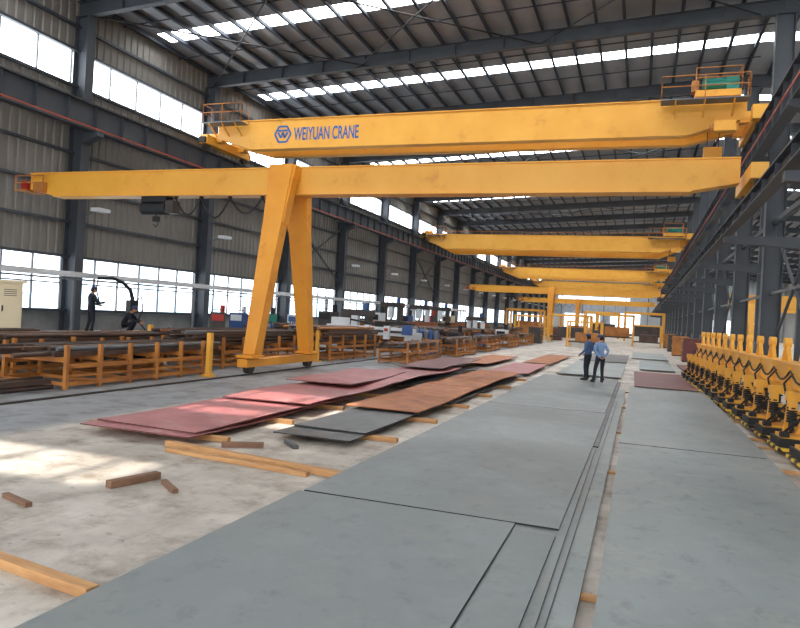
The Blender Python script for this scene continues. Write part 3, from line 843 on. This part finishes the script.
jb.tube([(0, 0, 1.2), (0.4, 0, 1.5), (0.5, 0, 1.0), (0.3, 0, 0.5), (0.7, 0, 0.1)], 0.03, 'black', 6)
jb.tube([(-1.5, 0, 2.15), (-1.55, 0, 1.7), (-1.4, 0, 1.2)], 0.025, 'black', 6)
jb.obj((-19.7, 22.7, H), 1.25)

for (x, y, s) in ((-4.8, 66, 1.0), (-7.5, 78, 1.3), (0.8, 82, 1.0), (-3.0, 92, 1.5), (-8.6, 100, 1.4), (0.6, 108, 1.8), (-6.0, 118, 1.8), (-12.5, 84, 1.2), (-15.5, 98, 1.6)):
    b_ = B('storage_frame')
    for a in (-1, 1):
        for c in (-1, 1): b_.box((a * 1.5, c * 1.2, 1.2), (0.15, 0.15, 2.4), 'yellow')
        b_.box((0, a * 1.2, 2.35), (3.1, 0.15, 0.15), 'yellow'); b_.box((a * 1.5, 0, 1.2), (0.12, 2.4, 0.12), 'yellow')
    b_.box((0, 0, 0.5), (2.8, 2.2, 0.12), 'dark'); b_.box((0.2, 0, 0.95), (2.0, 1.8, 0.8), random.choice(('rackor', 'dark', 'bar')))
    o = b_.obj((x, y, 0)); o.scale = (s,) * 3
for (x, y, m) in ((3.2, 60, 'rackor'), (3.4, 50, 'platered2'), (3.2, 70, 'dark'), (3.2, 82, 'rackor'), (-9.8, 69, 'dark'), (-9.6, 86, 'platered2'), (-4.0, 74, 'dark')):
    b_ = B('material_crate'); b_.box((0, 0, 0.85), (1.2, 1.6, 1.5), m)
    for a in (-0.62, 0.62):
        for z in (0.2, 0.8, 1.4): b_.box((a, 0, z), (0.05, 1.66, 0.1), 'rackor')
    b_.box((0, 0, 0.05), (1.2, 1.6, 0.1), 'dark'); b_.obj((x, y, 0))

# ------------------------------------------------------------------ people
def human(name, loc, rz, pose, shirt, pants, capm='cap', scale=1.0):
    J = dict(pelvis=(0, 0, .95), waist=(0, 0, 1.08), chest=(0, .0, 1.27), neck=(0, -.01, 1.43), headb=(0, .01, 1.52),
             shL=(-.17, 0, 1.37), elL=(-.24, -.02, 1.11), wrL=(-.25, .07, .87), shR=(.17, 0, 1.37), elR=(.24, -.02, 1.11), wrR=(.25, .07, .87),
             hipL=(-.09, 0, .88), knL=(-.11, .03, .49), anL=(-.12, -.02, .10), toL=(-.14, .14, .045),
             hipR=(.09, 0, .88), knR=(.11, .03, .49), anR=(.12, -.02, .10), toR=(.14, .14, .045))
    J.update({k_: v_ for k_, v_ in pose.items() if not k_.startswith('_')})
    R_ = dict(pelvis=(.15, .115), waist=(.14, .105), chest=(.165, .115), neck=(.075, .07), headb=(.055, .055),
              shL=(.075, .075), elL=(.052, .052), wrL=(.034, .034), hipL=(.1, .1), knL=(.068, .068), anL=(.05, .05), toL=(.042, .035))
    for k_ in list(R_):
        if k_.endswith('L'): R_[k_[:-1] + 'R'] = R_[k_]
    names = list(J); idx = {n: i for i, n in enumerate(names)}
    E = [('pelvis', 'waist', 'S'), ('waist', 'chest', 'S'), ('chest', 'neck', 'S'), ('neck', 'headb', 'K')]
    for s in 'LR':
        E += [('chest', 'sh' + s, 'S'), ('sh' + s, 'el' + s, 'S'), ('el' + s, 'wr' + s, 'S'), ('pelvis', 'hip' + s, 'P'), ('hip' + s, 'kn' + s, 'P'), ('kn' + s, 'an' + s, 'P'), ('an' + s, 'to' + s, 'F')]
    me = bpy.data.meshes.new('tmp'); me.from_pydata([J[n] for n in names], [(idx[a], idx[c]) for a, c, _ in E], [])
    ob = bpy.data.objects.new('tmp', me); bpy.context.collection.objects.link(ob)
    sm_ = ob.modifiers.new('Skin', 'SKIN')
    if not me.skin_vertices:
        bpy.context.view_layer.objects.active = ob; ob.select_set(True); bpy.ops.mesh.customdata_skin_add()
    for n in names:
        sv = me.skin_vertices[0].data[idx[n]]; sv.radius = R_[n]; sv.use_root = (n == 'pelvis')
    sm_.use_smooth_shade = True
    ss = ob.modifiers.new('Sub', 'SUBSURF'); ss.levels = 2; ss.render_levels = 2
    bpy.context.view_layer.update()
    em_ = bpy.data.meshes.new_from_object(ob.evaluated_get(bpy.context.evaluated_depsgraph_get()))
    bd = B(name)
    mm = {'S': shirt, 'K': 'skin', 'P': pants, 'F': 'shoe'}
    vs = [v.co.copy() for v in em_.vertices]
    groups = {}
    for p in em_.polygons:
        c = p.center; best = None
        for a, e_, t in E:
            A, C = V(J[a]), V(J[e_]); d = C - A; q = max(0, min(1, (c - A).dot(d) / d.length_squared))
            dist = (c - (A + d * q)).length
            if t == 'S' and a == 'pelvis' and q < 0.15: t2 = 'P'
            else: t2 = t
            if best is None or dist < best[0]: best = (dist, t2)
        groups.setdefault(best[1], []).append(tuple(p.vertices))
    o0 = len(bd.v); bd.v += [tuple(v) for v in vs]
    for t, fs in groups.items():
        k_ = bd.mi(mm[t])
        for f_ in fs: bd.f.append([i + o0 for i in f_]); bd.m.append(k_); bd.sm.append(True)
    bpy.data.objects.remove(ob); bpy.data.meshes.remove(em_)
    hb_ = V(J['headb'])
    tilt = pose.get('_tilt', 0.0)
    HR = Matrix.Rotation(pose.get('_yaw', 0.0), 3, 'Z') @ Matrix.Rotation(-tilt, 3, 'X')
    hc = hb_ + HR @ V((0, .02, .075))
    def hf(p):
        if p.z < 0: p = V((p.x * (1 + p.z * 3.2), p.y * (1 + p.z * 1.2) - p.z * 0.12, p.z))
        return p
    bd.ell(hc, (.076, .095, .115), 'skin', 20, 14, hf, HR)
    def hp(x, y, z): return hc + HR @ V((x, y, z))
    bd.ell(hp(0, -.012, .022), (.082, .096, .105), 'hair', 18, 10, None, HR, zmin=-0.35)
    bd.ell(hp(0, -.035, -.01), (.076, .075, .085), 'hair', 14, 8, None, HR)
    bd.prism(hp(0, .088, .01), hp(0, .108, -.03), .014, .014, 'skin', .03, .026)
    for s in (-1, 1):
        bd.ell(hp(s * .03, .086, .006), (.013, .008, .007), 'eye', 8, 6, None, HR)
        bd.ell(hp(s * .079, -.005, -.01), (.01, .02, .032), 'skin', 8, 6, None, HR)
    bd.ell(hp(0, .086, -.055), (.024, .01, .006), 'lip', 8, 6, None, HR)
    if capm:
        bd.ell(hp(0, -.002, .05), (.092, .112, .088), capm, 20, 10, None, HR, zmin=-0.1)
        bd.ell(hp(0, .10, .045), (.068, .06, .008), capm, 16, 6, None, HR)
    # collar, hem and cuffs
    nk = V(J['neck'])
    if not pose.get('_crouch'):
        bd.tube([nk + V((.062 * math.cos(t * math.pi / 6), .06 * math.sin(t * math.pi / 6) + .005, .02)) for t in range(13)], .014, shirt, 6)
        pv = V(J['pelvis'])
        bd.tube([pv + V((.152 * math.cos(t * math.pi / 8), .118 * math.sin(t * math.pi / 8), .02)) for t in range(17)], .018, shirt, 6)
    for s, sg in (('L', -1), ('R', 1)):
        el, wr = V(J['el' + s]), V(J['wr' + s]); d = (wr - el).normalized()
        bd.cyl(wr - d * .03, wr + d * .012, .04, shirt, .042, 12)
        side = V((0, 1, 0)) if abs(d.y) < .8 else V((0, 0, 1))
        side = (side - d * side.dot(d)).normalized(); nrm = d.cross(side)
        if nrm.x * sg > 0: nrm = -nrm
        bd.prism(wr + d * .0, wr + d * .095, .05, .032, 'skin', .078, .026, up=nrm)
        for q, Lf in zip((-.03, -.01, .01, .03), (.062, .076, .082, .074)):
            b0 = wr + d * .09 + side * q
            bd.tube([b0, b0 + d * Lf * .45 + nrm * .008, b0 + d * Lf * .75 + nrm * .028, b0 + d * Lf * .85 + nrm * .05], [.0095, .009, .008, .006], 'skin', 6)
        b0 = wr + d * .03 + side * .03
        bd.tube([b0, b0 + d * .03 + side * .022 + nrm * .01, b0 + d * .06 + side * .024 + nrm * .024], [.012, .011, .008], 'skin', 6)
    for s in 'LR':
        an, to_ = V(J['an' + s]), V(J['to' + s]); kn = V(J['kn' + s]); d = V((to_.x - an.x, to_.y - an.y, 0)).normalized()
        u_ = (kn - an).normalized()
        bd.cyl(an - u_ * .02, an + u_ * .1, .066, pants, .066, 12)
        a_ = math.atan2(d.y, d.x) - math.pi / 2; RR = Matrix.Rotation(a_, 3, 'Z')
        zc = min(an.z, to_.z + .06) - .055
        bd.ell(V((an.x, an.y, zc)) + d * .075, (.05, .145, .048), 'shoe', 14, 8, lambda p: V((p.x, p.y, max(p.z, -.03))), RR)
    o = bd.obj(loc, rz); o.scale = (scale,) * 3
    return o
PT = 0.106
human('worker', (-1.74, 26.0, PT), 1.1, dict(chest=(0, .02, 1.27), wrL=(-.18, .2, .95), elL=(-.25, -.02, 1.12), wrR=(.2, .2, .98), elR=(.26, -.03, 1.12), knR=(.11, .08, .5), anR=(.13, .07, .10), toR=(.15, .23, .045), _yaw=-0.5, _tilt=.1), 'shirt2', 'pants')
human('worker', (-1.28, 25.35, PT), 0.45, dict(pelvis=(.02, 0, .95), hipL=(-.07, 0, .88), hipR=(.11, 0, .88), elR=(.26, -.09, 1.13), wrR=(.12, -.16, .96), elL=(-.25, -.08, 1.13), wrL=(-.1, -.17, .95), knL=(-.13, .06, .49), anL=(-.17, .03, .1), toL=(-.21, .18, .045), _yaw=0.7), 'shirt', 'pants')
human('worker', (-19.2, 20.0, H), -0.4, dict(chest=(0, .03, 1.27), elR=(.26, .1, 1.12), wrR=(.18, .32, 1.14), elL=(-.26, .1, 1.12), wrL=(-.16, .3, 1.06), knL=(-.16, .02, .49), anL=(-.2, -.05, .1), toL=(-.25, .1, .045), _tilt=.3), 'overall', 'overall', 'cap', 1.05)
human('worker', (-18.8, 21.5, H), -1.2, dict(pelvis=(0, -.18, .36), waist=(0, -.14, .50), chest=(0, .0, .68), neck=(0, .1, .82), headb=(0, .15, .90),
      shL=(-.17, .06, .76), elL=(-.24, .24, .55), wrL=(-.14, .45, .50), shR=(.17, .06, .76), elR=(.24, .24, .55), wrR=(.12, .45, .48),
      hipL=(-.1, -.14, .34), knL=(-.17, .24, .50), anL=(-.14, .05, .10), toL=(-.16, .2, .045), hipR=(.1, -.14, .34), knR=(.17, .24, .46), anR=(.14, .02, .10), toR=(.16, .18, .045), _tilt=.5, _crouch=1), 'overall', 'overall', 'cap', 1.05)

# ------------------------------------------------------------------ light
wd_ = bpy.data.worlds.new('World'); scene.world = wd_; wd_.use_nodes = True
bg = wd_.node_tree.nodes['Background']; bg.inputs[0].default_value = (0.97, 0.985, 1.0, 1); bg.inputs[1].default_value = 3.0
sl = bpy.data.lights.new('sun', 'SUN'); sl.energy = 5.5; sl.angle = 0.015; sl.color = (1, 0.94, 0.86)
so = bpy.data.objects.new('sun', sl); bpy.context.collection.objects.link(so)
sd = V((0.09, 0.42, -1)).normalized()
so.rotation_euler = sd.to_track_quat('-Z', 'Y').to_euler(); so.location = (0, -20, 40)

# ------------------------------------------------------------------ camera
cam = bpy.data.cameras.new('camera'); co = bpy.data.objects.new('camera', cam); bpy.context.collection.objects.link(co)
cam.sensor_fit = 'HORIZONTAL'; cam.sensor_width = 36; cam.lens = 680 / 800 * 36; cam.clip_end = 600; cam.clip_start = 0.05
th, r = math.atan(240 / 680), 0.055
F = V((-math.sin(th), math.cos(th), 0)); Rr = V((math.cos(th), math.sin(th), 0)); U = V((0, 0, 1))
up = U * math.cos(r) - Rr * math.sin(r); rt = Rr * math.cos(r) + U * math.sin(r)
mx = Matrix((rt, up, -F)).transposed().to_4x4(); mx.translation = V((0, 0, 2.17))
co.matrix_world = mx
scene.camera = co
